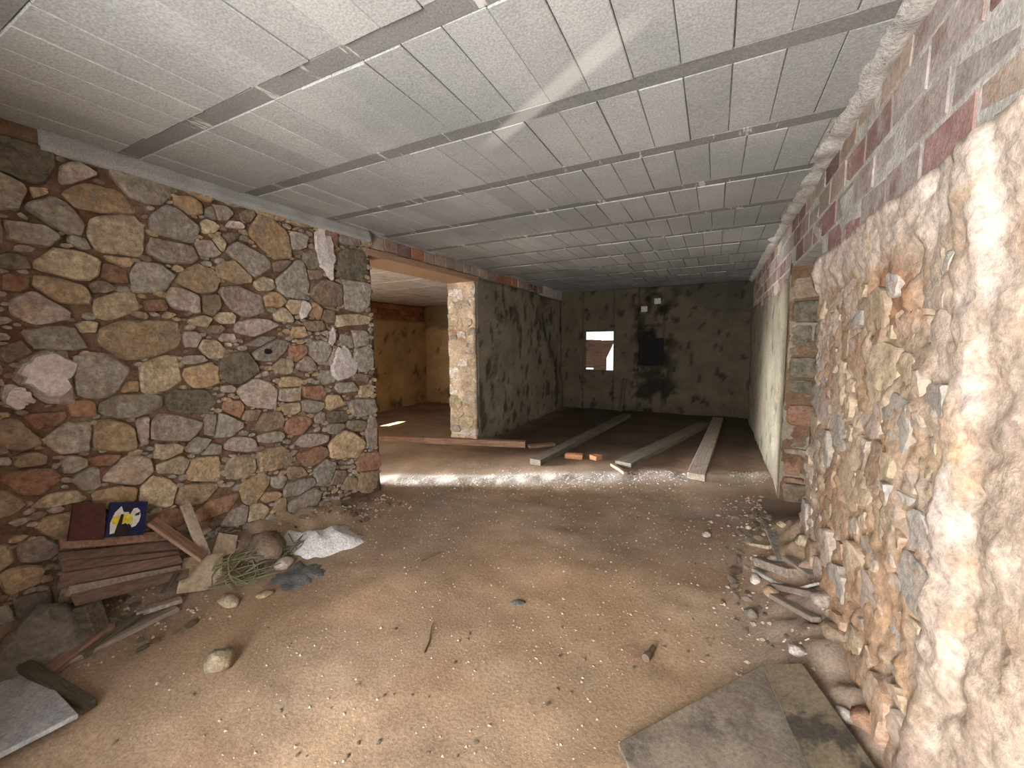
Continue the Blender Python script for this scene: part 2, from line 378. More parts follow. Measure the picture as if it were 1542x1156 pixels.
#------------------------------------------------------------------ left wall (rubble stone)
UL, VL = Vector((0, 1, 0)), Vector((0, 0, 1))      # U x V = +X
OL = Vector((XL, 0, 0))
def mort(u, v): return .012*nz(u, v, 5, 7)+.006*nz(u, v, 15, 22)
wl = struct(panel('wall_left', (XL, -1.75, -.05), UL, VL, 1.75+YJ, ZC+.06, .035, mort, lambda u, v: (1, 1, 1), 'mortar', TH-.02))
A = (0, 180, 3.612); B = (300, 250, 4.28); C_ = (0, 480, 4.127); D = (290, 490, 3.987)
SA = [(150,200,330,290,25,'k'),(60,390,170,180,10,'g'),(430,295,200,110,0,'p'),(500,178,320,60,8,'r'),(760,350,380,140,22,'g'),(1080,390,240,60,22,'o'),(1040,465,170,90,10,'o'),(1160,505,80,70,0,'g'),(550,430,500,120,12,'o'),(330,510,330,140,22,'g'),(230,390,110,60,0,'t'),(170,620,360,110,12,'g'),(640,630,310,220,5,'y'),(960,560,250,160,15,'g'),(1150,580,90,70,0,'y'),(390,780,370,150,6,'y'),(440,670,130,60,15,'g'),(660,765,160,50,15,'t'),(960,720,280,110,8,'p'),(1140,700,140,80,10,'p'),(630,840,170,90,5,'r'),(830,860,240,150,0,'g'),(1095,880,210,160,10,'t'),(80,890,200,80,10,'r'),(350,930,330,120,10,'t'),(570,910,150,60,5,'b'),(1050,985,270,110,12,'p'),(640,1010,240,130,0,'y'),(230,1030,320,150,10,'p'),(860,1010,120,60,0,'r'),(1110,1095,130,60,5,'y'),(480,1130,130,60,0,'y'),(80,770,180,80,5,'k')]
SB = [(240,220,200,70,10,'p'),(150,300,220,90,5,'p'),(470,290,210,80,20,'o'),(650,350,170,60,15,'t'),(490,470,330,170,38,'o'),(110,390,160,80,10,'p'),(230,375,120,40,10,'w'),(320,320,100,80,0,'b'),(150,495,90,90,20,'y'),(60,530,170,80,12,'p'),(330,610,330,150,22,'g'),(640,480,110,100,10,'g'),(260,690,230,120,15,'t'),(430,760,150,80,15,'y'),(60,740,200,150,20,'y'),(615,730,240,230,0,'g'),(310,880,330,160,20,'p'),(490,860,150,90,10,'o'),(840,820,220,150,10,'b'),(1000,640,180,190,0,'k'),(60,880,180,130,10,'b'),(50,990,100,80,0,'y'),(180,980,150,70,-5,'y'),(370,1040,290,110,8,'p'),(120,1050,140,50,-5,'b'),(560,960,120,80,10,'y'),(620,905,90,90,0,'t'),(855,470,80,110,-10,'r'),(990,470,130,70,10,'p'),(840,970,90,80,0,'b'),(1000,990,220,70,-5,'y'),(1010,830,170,200,0,'g'),(750,1030,110,60,0,'b'),(650,1070,90,70,0,'o'),(190,1105,130,50,5,'p'),(420,1130,230,60,0,'g'),(540,640,110,70,0,'b'),(210,460,90,60,0,'b'),(730,600,90,110,0,'k'),(760,700,110,60,0,'b')]
SC = [(350,115,460,130,3,'g'),(100,200,230,110,-18,'b'),(890,125,540,220,0,'t'),(560,65,140,70,5,'t'),(1010,340,240,210,-5,'y'),(300,370,340,310,0,'p'),(660,350,380,240,0,'g'),(110,480,170,120,0,'w'),(830,540,400,130,-3,'g'),(1200,130,110,90,0,'p'),(1260,345,190,140,0,'o'),(520,555,190,90,3,'r'),(290,630,300,90,-5,'r'),(1190,515,300,140,0,'k'),(450,740,270,180,-2,'g'),(720,730,260,180,-2,'t'),(110,720,280,190,5,'b'),(1110,680,340,150,2,'p'),(1330,660,100,120,0,'g'),(900,690,80,160,0,'p'),(1060,830,160,100,0,'y'),(1085,905,190,110,0,'y'),(1270,790,190,90,5,'g'),(470,910,160,100,0,'g'),(200,880,200,90,0,'b'),(670,880,190,60,-5,'r'),(810,950,310,160,-5,'p'),(550,1000,190,120,-5,'g'),(200,1010,400,160,0,'r'),(1280,940,200,160,-15,'t'),(1000,1080,220,170,10,'y'),(1240,1080,270,120,-15,'t'),(380,1120,320,80,-8,'y'),(820,420,110,70,0,'o'),(1230,255,170,50,0,'g')]
SD = [(460,145,240,130,5,'g'),(300,260,210,190,-10,'k'),(400,410,230,160,15,'p'),(550,245,110,90,0,'y'),(770,150,130,120,0,'g'),(600,415,130,80,-5,'p'),(745,405,140,80,0,'r'),(600,500,110,70,-8,'y'),(730,480,140,70,0,'g'),(860,460,110,80,-5,'t'),(470,580,190,110,-5,'b'),(370,540,130,60,0,'b'),(200,600,220,140,3,'g'),(650,600,160,100,0,'r'),(780,555,60,60,0,'p'),(880,545,130,60,0,'k'),(1040,490,150,90,-8,'g'),(1040,200,110,140,0,'g'),(900,230,130,170,0,'p'),(1000,310,110,40,5,'b'),(870,620,90,60,0,'g'),(990,600,110,60,0,'k'),(1080,640,60,180,0,'p'),(930,720,200,150,0,'t'),(720,690,190,70,0,'p'),(480,670,140,60,-5,'g'),(300,715,190,80,3,'p'),(100,745,180,70,3,'g'),(310,850,170,120,-5,'y'),(500,800,190,120,-15,'t'),(735,785,190,100,-8,'r'),(1070,820,130,100,-10,'r'),(800,880,130,130,-15,'g'),(640,885,120,70,0,'b'),(530,940,110,70,0,'g'),(650,970,200,90,-8,'g'),(390,980,200,130,-30,'t'),(470,1030,140,50,-15,'o'),(680,1060,210,120,-15,'g'),(540,1100,70,110,0,'t'),(950,950,90,70,0,'t'),(1060,940,120,120,0,'t'),(800,1110,110,90,0,'b'),(160,1090,300,80,-20,'r'),(640,165,100,90,0,'r'),(600,340,120,60,0,'t'),(690,230,110,80,0,'p'),(230,380,90,40,0,'g'),(1020,80,100,90,0,'g'),(940,370,150,60,-5,'g'),(280,1150,180,90,-15,'p')]
seeds = []
def wl_uv(px, py): p = onX(px, py, XL+.03); return V2(p.y, p.z)
for lst, (ox, oy, sc) in ((SA, A), (SB, B), (SC, C_), (SD, D)):
    for (cx, cy, w_, h_, an, co) in lst:
        px, py = ox+cx/sc, oy+cy/sc; an = math.radians(an); hw, hh = w_/sc/2, h_/sc/2
        c = wl_uv(px, py)
        e1 = wl_uv(px+hw*math.cos(an), py+hw*math.sin(an))-c; e2 = wl_uv(px-hh*math.sin(an), py+hh*math.cos(an))-c
        if any((q[0]-c).length < .45*min(e1.length, e2.length)+.35*min(q[1].length, q[2].length) for q in seeds): continue
        seeds.append((c, e1*1.06, e2*1.08, co, random.uniform(.018, .036)))
rs = random.Random(3); tries = 0; nman = len(seeds)
def free(c, r, k=.92):
    for q in seeds:
        d = c-q[0]; L = d.length
        if L > .6: continue
        dn = d/max(L, 1e-6); e = math.sqrt(q[1].dot(dn)**2+q[2].dot(dn)**2)
        if L < (e*k+r): return False
    return True
for (r, n, u0) in ((.075, 2500, -.8), (.065, 3500, -.3), (.042, 5000, .3), (.026, 7000, .7)):
    for _ in range(n):
        if len(seeds) > 292: break
        c = V2(rs.uniform(u0, YJ-.02), rs.uniform(.02, 2.5))
        if free(c, r*.62):
            a = rs.uniform(-.25, .25); k = rs.uniform(1.2, 1.9)
            seeds.append((c, V2(math.cos(a), math.sin(a))*r*k*.8, V2(-math.sin(a), math.cos(a))*r*.8, rs.choice('gpptybbrtgyo'), rs.uniform(.012, .026)))
bounds = [(V2(YJ+.015, 0), V2(1, 0)), (V2(0, 2.50), V2(0, 1)), (V2(0, -.05), V2(0, -1))]
for i, (poly, s) in enumerate(pack(seeds, bounds, .011)):
    o = stone_mesh('stone', poly, s[4], wl, 'stone_'+s[3], OL, UL, VL, .03, i*1.7)
# small chips wedged in the joints, too small to pick apart
cseeds = list(seeds); chips = {k: ([], []) for k in 'ptgb'}; n0 = len(seeds)
for (r, n) in ((.030, 4000), (.02, 6000), (.014, 6000)):
    for _ in range(n):
        if len(seeds) > n0+700: break
        c = V2(rs.uniform(.2, YJ-.02), rs.uniform(.1, 2.48))
        if free(c, r*.7): seeds.append((c, V2(r*1.25, r*rs.uniform(-.3, .3)), V2(0, r*.75), rs.choice('ptgb'), rs.uniform(.006, .016)))
for i, s_ in enumerate(seeds[n0:]):
    c, e1, e2 = s_[:3]; poly = [c+(e1*math.cos(t)+e2*math.sin(t))*rs.uniform(.75, 1.1) for t in (0, .9, 1.8, 2.7, 3.6, 4.5, 5.4)]
    v, f = stone_mesh('', poly, s_[4]+.004, None, None, OL, UL, VL, .01, i, .004, False); V_, F_ = chips[s_[3]]; b0 = len(V_); V_ += v; F_ += [tuple(q+b0 for q in t) for t in f]
for k_, (V_, F_) in chips.items():
    o = mesh('stone_chips', V_, F_, 'stone_'+k_, wl, True); o.data.set_sharp_from_angle(angle=.5); o['kind'] = 'stuff'
# lime plaster left on the stones, and the dark socket hole
def blob_poly(px, py, rx, ry, seed, ang=0, rough=.45, n=26):
    out = []
    for k in range(n):
        t = 2*math.pi*k/n; r = 1+rough*noise.fractal(Vector((math.cos(t)*1.6+seed, math.sin(t)*1.6, seed)), 1, 2, 3)
        x, y = rx*r*math.cos(t), ry*r*math.sin(t); out.append(wl_uv(px+x*math.cos(ang)-y*math.sin(ang), py+x*math.sin(ang)+y*math.cos(ang)))
    return out[::-1]
for i, (px, py, rx, ry, an) in enumerate([(75, 562, 42, 30, 0), (25, 600, 18, 16, 0), (490, 378, 16, 34, -.15), (459, 464, 9, 13, .2), (517, 545, 19, 26, 0), (500, 508, 4, 12, 0), (30, 595, 22, 10, .3)]):
    o = stone_mesh('plaster_patch', blob_poly(px, py, rx, ry, i*3.1+1, an), .046, wl, 'limewash', OL, UL, VL, -.02, i); o['label'] = 'pale lime plaster left on the stones'
c = onX(405, 529, XL+.06); vs, fs = tube('', [c+Vector((-.05, 0, 0)), c+Vector((.004, 0, 0))], .02, None, n=14); o = mesh('socket_hole', vs, fs, 'soot', wl)
# concrete band and thin bricks under the ceiling
wb = struct(panel('trim_2', (XL, .85, 2.475), UL, VL, YJ-.85, ZC-2.475+.02, .035, lambda u, v: .03+.012*nz(u, v, 4, 7)+.02*sst(.07, .0, v), lambda u, v: (1, 1, 1), 'block_concrete', .10))
# brick course and timber lintel over the opening
v, f = boxdata((XL-TH+.03, YJ-.03, ZC-.16), (XL-.03, YB, ZC+.02)); wlt = struct(mesh('wall_left_upper', v, f, 'mortar_pale'))
y = YJ-.02; i = 0
while y < 7.2:
    L = random.choice((.21, .2, .22)); me = rbox_me('brick', .06, L-.014, .115, .004, .003)
    o = link('brick', me, random.choice(('brick_tan', 'brick_tan', 'brick_orange', 'brick_wine')), wlt); o.location = (XL-.025+random.uniform(-.004, .004), y+L/2, ZC-.075+random.uniform(-.004, .004)); y += L
v, f = boxdata((XL-TH-.0, YJ-.10, ZC-.215), (XL+.015, YP+.06, ZC-.152))
lt = struct(mesh('trim_3', v, f, 'wood_lintel'))
#------------------------------------------------------------------ far part of left wall + pillar
def low_dark(u, v, s): return 1-.45*sst(.45, 0, v)*(.6+.4*nz(u, v, 2, 3))*s  # darker towards the bottom of the wall
def dabs(u, v, z, sc=3.6, th=.42):
    n = nz(u*1.35, v*.8, z, sc, 2); return 1-.62*sst(th, th+.10, n)
def pl(u, v):
    return tuple(np.array((1.6, 1.55, 1.42))*low_dark(u, v, .5)*dabs(u, v, 12, 3.2, .33)*dabs(u+9, v, 31, 6, .42)*(1+.2*nz(u, v, 8, 1.3)))
wlf = struct(panel('wall_left_far', (XL, YP, -.05), UL, VL, YB-YP, ZC-.15+.05, .05, lambda u, v: .012*nz(u, v, 1, 2)+.004*nz(u, v, 1, 9)-.05*sst(1.9, 2.35, v+max(0, u-2.2)*1.0+.2*nz(u, v, 6, 2))*sst(1.9, 2.6, u), pl, 'plaster_far', TH-.02))
# the jamb face of the pillar, looking down the room
Pj = Vector((XL-TH, YP+.0, -.05)); UX = Vector((1, 0, 0))
pil = struct(panel('wall_pillar', (XL-TH, YP-.03, -.05), UX, VL, TH, ZC-.215+.06, .03, lambda u, v: .03+.03*nz(u, v, 3, 3)+.02*nz(u, v, 6, 9), lambda u, v: tuple(np.array((1.15, 1.1, 1.02))*(1+.35*nz(u, v, 5, 4))), 'pillar', .03))
pseeds = []; rs = random.Random(11); sv = seeds; seeds = pseeds
for (r, n) in ((.11, 60), (.07, 200), (.05, 300)):
    for _ in range(n):
        c = V2(rs.uniform(.04, TH-.04), rs.uniform(.05, 2.3))
        if free(c, r*.8): pseeds.append((c, V2(r*1.2, 0), V2(0, r*.8), rs.choice('yppygww'), rs.uniform(.012, .034)))
seeds = sv
for i, (poly, s) in enumerate(pack(pseeds, [(V2(TH+.01, 0), V2(1, 0)), (V2(-.01, 0), V2(-1, 0))], .02)):
    stone_mesh('stone', poly, s[4]-.004, pil, 'stone_'+s[3], Vector((XL-TH, YP-.045, -.05)), UX, VL, .02, i)
#------------------------------------------------------------------ back wall with shuttered window, soot, flue hole
WX0, WX1, WZ0, WZ1 = -2.60, -1.93, .88, 1.72
def backcol(u, v):
    x = u+XL
    c = np.array((.62, .56, .48))*low_dark(u, v, .9)*dabs(u, v, 44, 5, .40)
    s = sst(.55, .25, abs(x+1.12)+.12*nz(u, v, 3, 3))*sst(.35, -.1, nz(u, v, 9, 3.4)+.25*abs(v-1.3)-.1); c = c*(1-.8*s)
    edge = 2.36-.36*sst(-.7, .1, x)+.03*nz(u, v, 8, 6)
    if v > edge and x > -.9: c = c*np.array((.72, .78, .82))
    return tuple(c)
def backpiece(name, x0, x1, z0, z1):
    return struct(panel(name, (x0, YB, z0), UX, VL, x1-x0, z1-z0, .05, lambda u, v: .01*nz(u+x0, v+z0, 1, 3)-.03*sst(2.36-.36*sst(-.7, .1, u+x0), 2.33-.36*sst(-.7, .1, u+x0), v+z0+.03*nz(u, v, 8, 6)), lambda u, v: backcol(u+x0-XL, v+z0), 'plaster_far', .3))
HX0, HX1, HZ0, HZ1 = -1.43, -.93, 1.02, 1.56
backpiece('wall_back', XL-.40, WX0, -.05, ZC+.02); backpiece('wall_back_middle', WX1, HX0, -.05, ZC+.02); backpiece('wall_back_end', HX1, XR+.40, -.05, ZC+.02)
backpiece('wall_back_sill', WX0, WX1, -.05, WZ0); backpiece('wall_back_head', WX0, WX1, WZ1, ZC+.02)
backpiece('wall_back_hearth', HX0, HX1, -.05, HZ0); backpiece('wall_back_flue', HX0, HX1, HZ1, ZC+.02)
v, f = boxdata((HX0-.02, YB+.18, HZ0-.02), (HX1+.02, YB+.3, HZ1+.02)); o = struct(mesh('wall_flue_back', v, f, 'soot'))
# window_1: broken shutter hanging in the opening, daylight in the gaps
v, f = boxdata((WX0-.01, YB+.10, WZ0-.02), (WX0+.05, YB+.16, WZ1+.02)); win = struct(mesh('window_1', v, f, 'wood_dark'))
def child_box(name, a, b, mat, parent, bev=.004):
    v, f = boxdata(a, b); return mesh(name, v, f, mat, parent)
child_box('frame_bottom', (WX0-.01, YB+.10, WZ0-.02), (WX1-.20, YB+.16, WZ0+.02), 'wood_dark', win)
bw_ = (WX1-WX0-.17)/3
for i in range(3):
    x0 = WX0+.055+bw_*i; z0 = WZ0+.055 if i == 0 else WZ0+.01; xe = x0+bw_-.004
    if i < 2: child_box('shutter_board', (x0, YB+.12, z0), (xe, YB+.145, WZ1-.17-.01*i), 'wood_brown', win)
    else:
        vs = [(x0, YB+.12, WZ0+.01), (xe-.05, YB+.12, WZ0+.01), (xe-.045, YB+.12, WZ0+.28), (xe+.06, YB+.12, WZ0+.50), (xe+.12, YB+.12, WZ1-.19), (x0, YB+.12, WZ1-.19)]
        vs += [(a, b+.025, c) for a, b, c in vs]; fs = [(0, 1, 2, 3, 4, 5), (11, 10, 9, 8, 7, 6)]+[(i_, i_+6, (i_+1) % 6+6, (i_+1) % 6) for i_ in range(6)]
        mesh('shutter_board', vs, fs, 'wood_brown', win)
child_box('shutter_batten', (WX0+.05, YB+.10, WZ1-.32), (WX1-.08, YB+.12, WZ1-.27), 'wood_brown', win)
#------------------------------------------------------------------ right wall
UR = Vector((0, -1, 0))                               # U x V = -X
YD0, YD1, ZD = 3.22, 4.33, 2.13
def rw_d(y, z):
    d = .02*nz(y, z, 1, 1.6)+.020*nz(y, z, 7, 5)+.012*nz(y, z, 4, 16)+.006*nz(y, z, 9, 34)
    d += .08*sst(.6, -.1, z)*(.8+.4*nz(y, z, 2, 3))+.03*sst(1.72, 1.9, z)+.02*sst(1.9, 1.2, y)*0
    d += .018*sst(.10, .03, abs(y-1.45-.05*nz(0, z, 3, 3)))
    st = sst(.02, .1, abs(nz(y*1.0, z*1.5, 55, 4, 2)))
    return d-.018*(1-st)*sst(1.5, 1.7, y)*sst(1.8, 1.6, z)
def rw_c(y, z):
    c = np.array((1., 1., 1.))
    n = nz(y, z, 61, 2.3, 4); m = nz(y, z, 75, 5, 3)
    c = c+np.array((.02, -.10, -.22))*sst(.05, .45, n)+np.array((-.18, -.2, -.2))*sst(.2, .5, m)
    lime = max(sst(.11, .05, abs(y-1.45-.09*nz(0, z, 3, 2))+.05*nz(y, z, 2, 8))*sst(.5, .8, z), sst(1.74, 1.84, z+.08*nz(y, z, 5, 5)), sst(2.95, 3.15, y+.10*nz(y, z, 5, 4)))
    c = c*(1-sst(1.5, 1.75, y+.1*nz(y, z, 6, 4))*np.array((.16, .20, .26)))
    c = c*(1-lime)+np.array((1.16, 1.20, 1.27))*lime
    if 1.45 < y < 2.6:                                # bare clay patch under the bricks
        k = sst(.20, .06, math.hypot((y-1.98)*.55, (z-1.66))+.09*nz(y, z, 17, 6)); c = c*(1-k)+np.array((.72, .50, .36))*k
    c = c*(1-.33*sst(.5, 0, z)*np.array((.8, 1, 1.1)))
    return tuple(np.clip(c*(1+.22*nz(y, z, 90, 8)), .25, 1.6))
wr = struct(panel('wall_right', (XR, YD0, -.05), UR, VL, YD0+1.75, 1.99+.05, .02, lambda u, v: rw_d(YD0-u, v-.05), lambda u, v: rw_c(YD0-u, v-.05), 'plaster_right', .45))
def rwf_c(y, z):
    c = np.array((1.35, 1.3, 1.2))*dabs(y, z, 51, 4, .4)*low_dark(y, z, .3)
    l = sst(5.2, 4.6, y+.25*nz(y, z, 3, 3)); return tuple(c*(1-l)+np.array((2.0, 1.95, 1.8))*l)  # pale plaster by the jamb, its colour also brightened for the side light
wrf = struct(panel('wall_right_far', (XR, YB, -.05), UR, VL, YB-YD1, 2.11, .05, lambda u, v: .012*nz(u, v, 1, 2)+.008*nz(u, v, 6, 8), lambda u, v: rwf_c(YB-u, v-.05), 'plaster_far', .45))
v, f = boxdata((XR+.0065, -1.75, 1.97), (XR+.46, YD0, ZC+.02)); v2, f2 = boxdata((XR+.0065, YD0, ZD), (XR+.46, YB, ZC+.02)); v3, f3 = boxdata((XR+.0065, YD1, 2.0), (XR+.46, YB, ZD))
wru = struct(mesh('wall_right_upper', v+v2+v3, f+[tuple(i+8 for i in q) for q in f2]+[tuple(i+16 for i in q) for q in f3], 'mortar_pale'))
bme = [rbox_me('brick', .06, .294, .133, .004, .004) for _ in range(6)]; bml = {}
pal = ['brick_wine', 'brick_grey', 'brick_tan', 'brick_grey', 'brick_wine', 'brick_grey', 'brick_tan']
for r in range(4):
    for k in range(28):
        yc = .42+.312*k+(.156 if r % 2 else 0)+random.uniform(-.004, .004); zc = 1.99+.0725+r*.149
        if yc+.15 > YB or (r == 0 and yc < 1.28) or (YD0-.12 < yc < YD1+.1 and r == 0): continue
        key = (random.randrange(6), random.choice(pal))
        if key not in bml: m_ = bme[key[0]].copy(); m_.materials.append(M[key[1]]); bml[key] = m_
        o = link('brick', bml[key], None, wru); o.location = (XR+.034+random.uniform(-.003, .003), yc, zc+random.uniform(-.003, .003)); o.rotation_euler = (random.uniform(-.01, .01), 0, random.uniform(-.01, .01))
# stones showing through the right wall
sv = seeds; seeds = []; rs = random.Random(23)
for (r, n) in ((.10, 160), (.07, 400), (.045, 700), (.03, 900)):
    for _ in range(n):
        c = V2(-rs.uniform(.9, YD0-.06), rs.uniform(.15, 1.72))
        if abs(-c.x-1.45) < .10 or -c.x < 1.42 or len(seeds) > 170: continue
        if free(c, r*.95):
            a = rs.uniform(-.4, .4); k = rs.uniform(1.0, 1.6)
            seeds.append((c, V2(math.cos(a), math.sin(a))*r*k*.95, V2(-math.sin(a), math.cos(a))*r*.95, rs.choice(['rw_pink', 'rw_tan', 'rw_grey', 'rw_tan', 'rw_pink', 'rw_clay']), 0))
earthy('stone_rw_pink', (.36, .28, .23), (.49, .40, .34), (.42, .29, .18), scale=10, bscale=34, bs=.6, var=.12, dust=(.41, .325, .255), con=(.6, 1.25))
earthy('stone_rw_tan', (.37, .275, .18), (.50, .39, .27), (.34, .26, .19), scale=10, bscale=34, bs=.6, var=.12, dust=(.41, .325, .255), con=(.6, 1.25))
earthy('stone_rw_grey', (.30, .27, .24), (.41, .375, .335), (.39, .29, .21), scale=10, bscale=34, bs=.6, var=.12, dust=(.41, .325, .255), con=(.6, 1.25))
earthy('stone_rw_clay', (.33, .20, .13), (.42, .28, .19), (.44, .34, .26), scale=10, bscale=34, bs=.6, var=.12, dust=(.41, .325, .255), con=(.6, 1.25))
for i, (poly, s) in enumerate(pack(seeds, [(V2(-YD0, 0), V2(-1, 0))], .02)):
    d = rw_d(-s[0].x, s[0].y); stone_mesh('stone', poly, .008, wr, 'stone_'+s[3], Vector((XR-d+.002, 0, 0)), UR, VL, .04, i, .012)
seeds = sv
# doorway in the right wall: door_1 is the far jamb, its stones, and the closed-off back
dj = struct(panel('door_1', (XR, YD1+.03, -.05), UX, VL, .5, ZD+.08, .03, lambda u, v: .03+.02*nz(u, v, 3, 4), lambda u, v: (.45, .33, .26), 'pillar', .05))  # jamb face and stones kept dark in colour to carry its shade
zz = .02; i = 0
while zz < 2.08:
    h = random.choice((.06, .09, .13, .2))
    if zz+h > 2.1: break
    x = .02
    while x < .48:
        L = random.uniform(.14, .3); L = min(L, .5-x)
        if L > .06:
            poly = [V2(x, zz), V2(x+L-.02, zz+random.uniform(-.01, .01)), V2(x+L-.02, zz+h-.02), V2(x+L*.5, zz+h-.015+random.uniform(-.01, .01)), V2(x, zz+h-.02)]
            stone_mesh('stone', chaikin(poly), random.uniform(.005, .06), dj, 'stone_'+('g' if zz > 1.86 else random.choice('bkbkrbk')), Vector((XR, YD1+.005, 0)), UX, VL, .02, i); i += 1
        x += L
    zz += h
v, f = boxdata((XR+.47, YD0-.3, -.1), (XR+.6, YD1+.3, ZC)); struct(mesh('wall_recess', v, f, 'pillar', None, False, [(.5, .4, .34)]*8))
#------------------------------------------------------------------ side room
SX, SY, SZ = -6.45, 8.1, 2.40
def ochre(u, v): return tuple(np.array((1, 1, 1))*dabs(u, v, 71, 4, .42)*low_dark(u, v, .7)*(1+.2*nz(u, v, 3, 1.5)))
# left side wall with a door opening (Y .75..1.8) and a small window (Y 4.85..5.15)
def swall(name, y0, y1, z0, z1): return struct(panel(name, (SX, y0, z0), UL, VL, y1-y0, z1-z0, .07, lambda u, v: .012*nz(u, v, 1, 3), lambda u, v: ochre(u+y0, v+z0), 'plaster_ochre', .12))
swall('wall_side', 2.0, 4.72, -.05, SZ+.05); swall('wall_side_lower', 4.72, 5.22, -.05, 1.34); swall('wall_side_head', 4.72, 5.22, 1.66, SZ+.05); swall('wall_side_far', 5.22, SY+.1, -.05, 2.05)
swall('wall_side_near', -.2, 1.0, -.05, SZ+.05); swall('wall_side_over', 1.0, 2.0, 2.05, SZ+.05)
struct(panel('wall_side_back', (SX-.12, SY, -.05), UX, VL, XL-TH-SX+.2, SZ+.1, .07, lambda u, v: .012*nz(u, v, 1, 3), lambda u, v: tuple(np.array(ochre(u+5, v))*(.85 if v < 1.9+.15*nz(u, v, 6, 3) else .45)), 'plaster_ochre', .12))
v, f = boxdata((SX-.14, 5.22, 2.03), (SX-.02, SY+.1, SZ+.05)); wsu = struct(mesh('wall_side_upper', v, f, 'mortar'))
for r in range(3):
    for k in range(14):
        yc = 5.36+.23*k+(.115 if r % 2 else 0)
        if yc > SY-.1: continue
        o = link('brick', rbox_me('brick', .06, .215, .105, .004, .004), 'brick_orange', wsu); o.location = (SX-.005, yc, 2.09+r*.118)
v, f = boxdata((SX-.12, -.3, -.05), (XL-TH, -.2, SZ)); struct(mesh('wall_side_front', v, f, 'plaster_ochre', None, False, [(1, 1, 1)]*8))
v, f = boxdata((SX-.14, -.3, SZ+.012), (XL-TH+.0, SY+.12, SZ+.12)); cs_ = struct(mesh('ceiling_side', v, f, 'mortar_pale'))
for k in range(7):
    for i in range(6):
        o = link('ceiling_block', rbox_me('ceiling_block', .492, .64, .03, .004, .001), 'mortar_pale', cs_); o.location = (XL-TH-.26-.5*i, 3.6+.655*k, SZ+.014+random.uniform(-.003, .002))
# wall behind the camera with the doorway
def fwall(name, x0, x1, z0, z1):
    v, f = boxdata((x0, -1.25, z0), (x1, -1.12, z1)); return struct(mesh(name, v, f, 'mortar_pale'))
fwall('wall_front', XL-.05, -1.42, -.05, ZC+.02); fwall('wall_front_right', -.22, XR+.1, -.05, ZC+.02); fwall('wall_front_head', -1.42, -.22, 2.15, ZC+.02)
v, f = boxdata((-1.46, -1.12, .03), (-1.42, -.58, 2.12)); struct(mesh('added_light_blocker', v, f, 'wood_brown'))  # unseen leaf added to keep the doorway light off the left wall
v, f = boxdata((-2.25, -4.2, -.05), (-2.05, -1.25, 3.6)); struct(mesh('added_sun_blocker', v, f, 'mortar_pale'))  # unseen slab added to block the sun from the doorway
#------------------------------------------------------------------ loose things
def plank(name, a, b, w_, t, mat, label, cat='plank', group=None, lift=0., za=None, zb=None, bev=.004):
    """plank lying between two ground points"""
    a, b = Vector(a), Vector(b); L = (b-a).length
    me = rbox_me(name, L, w_, t, bev, .002); o = link(name, me, mat)
    d = (b-a).normalized(); y = Vector((0, 0, 1)).cross(d).normalized(); z = d.cross(y); c = (a+b)/2+z*(t/2+lift)
    o.matrix_world = Matrix(((d.x, y.x, z.x, c.x), (d.y, y.y, z.y, c.y), (d.z, y.z, z.z, c.z), (0, 0, 0, 1)))
    if label: tag(o, label, cat, group)
    return o
def quad_slab(name, pts, t, mat, label, cat, down=True):
    """board whose top face is a quad, thickness t below it"""
    p = [Vector(q) for q in pts]; n = (p[1]-p[0]).cross(p[3]-p[0]).normalized()
    if n.z < 0: p = p[::-1]; n = -n
    c = sum(p, Vector())/4; vs = [q-c for q in p]+[q-n*t-c for q in p]
    fs = [(0, 1, 2, 3), (7, 6, 5, 4)]+[(i, i+4, (i+1) % 4+4, (i+1) % 4) for i in range(4)]
    o = mesh(name, vs, fs, mat); o.location = c
    bm = bmesh.new(); bm.from_mesh(o.data); bmesh.ops.bevel(bm, geom=list(bm.edges), offset=.003, segments=1, affect='EDGES'); bm.to_mesh(o.data); bm.free()
    if label: tag(o, label, cat)
    return o
G = lambda px, py, dz=.0: onF(px, py, dz)+Vector((0, 0, dz))
plank('timber_beam', G(540, 662), G(792, 673), .10, .085, 'wood_brown', 'long brown timber beam lying across the side room opening by the pillar', 'beam')
plank('timber_joist', G(806, 700), G(944, 628), .15, .07, 'wood_joist', 'grey timber joist whose end lies near the red brick and the timber beam', 'joist')
plank('timber_joist', G(938, 703), G(1060, 641), .20, .06, 'wood_joist', 'wide dull joist ending at the small splintered board, dark along one edge', 'joist')
plank('timber_joist', G(1048, 722), G(1081, 634), .17, .07, 'wood_grey', 'pale dusty joist lying nearest the right wall with rubble at its end', 'joist')
plank('board_offcut', G(796, 674), G(835, 671), .10, .04, 'wood_brown', 'short brown offcut between the timber beam and the grey joist', 'offcut')
plank('splintered_board', G(922, 701), G(942, 714), .05, .03, 'wood_lintel', 'small orange-brown splintered board at the end of a joist', 'board')
for (px, py, a, lb) in ((864, 690, .2, 'red clay brick lying whole on the earth between two joists'), (897, 692, -.5, 'broken dull red brick beside the whole red brick')):
    p = G(px, py); o = link('clay_brick', rbox_me('clay_brick', .22 if px < 880 else .12, .10, .06, .006, .006), 'brick_orange'); o.location = p+Vector((0, 0, .03)); o.rotation_euler = (0, 0, a); tag(o, lb, 'brick')
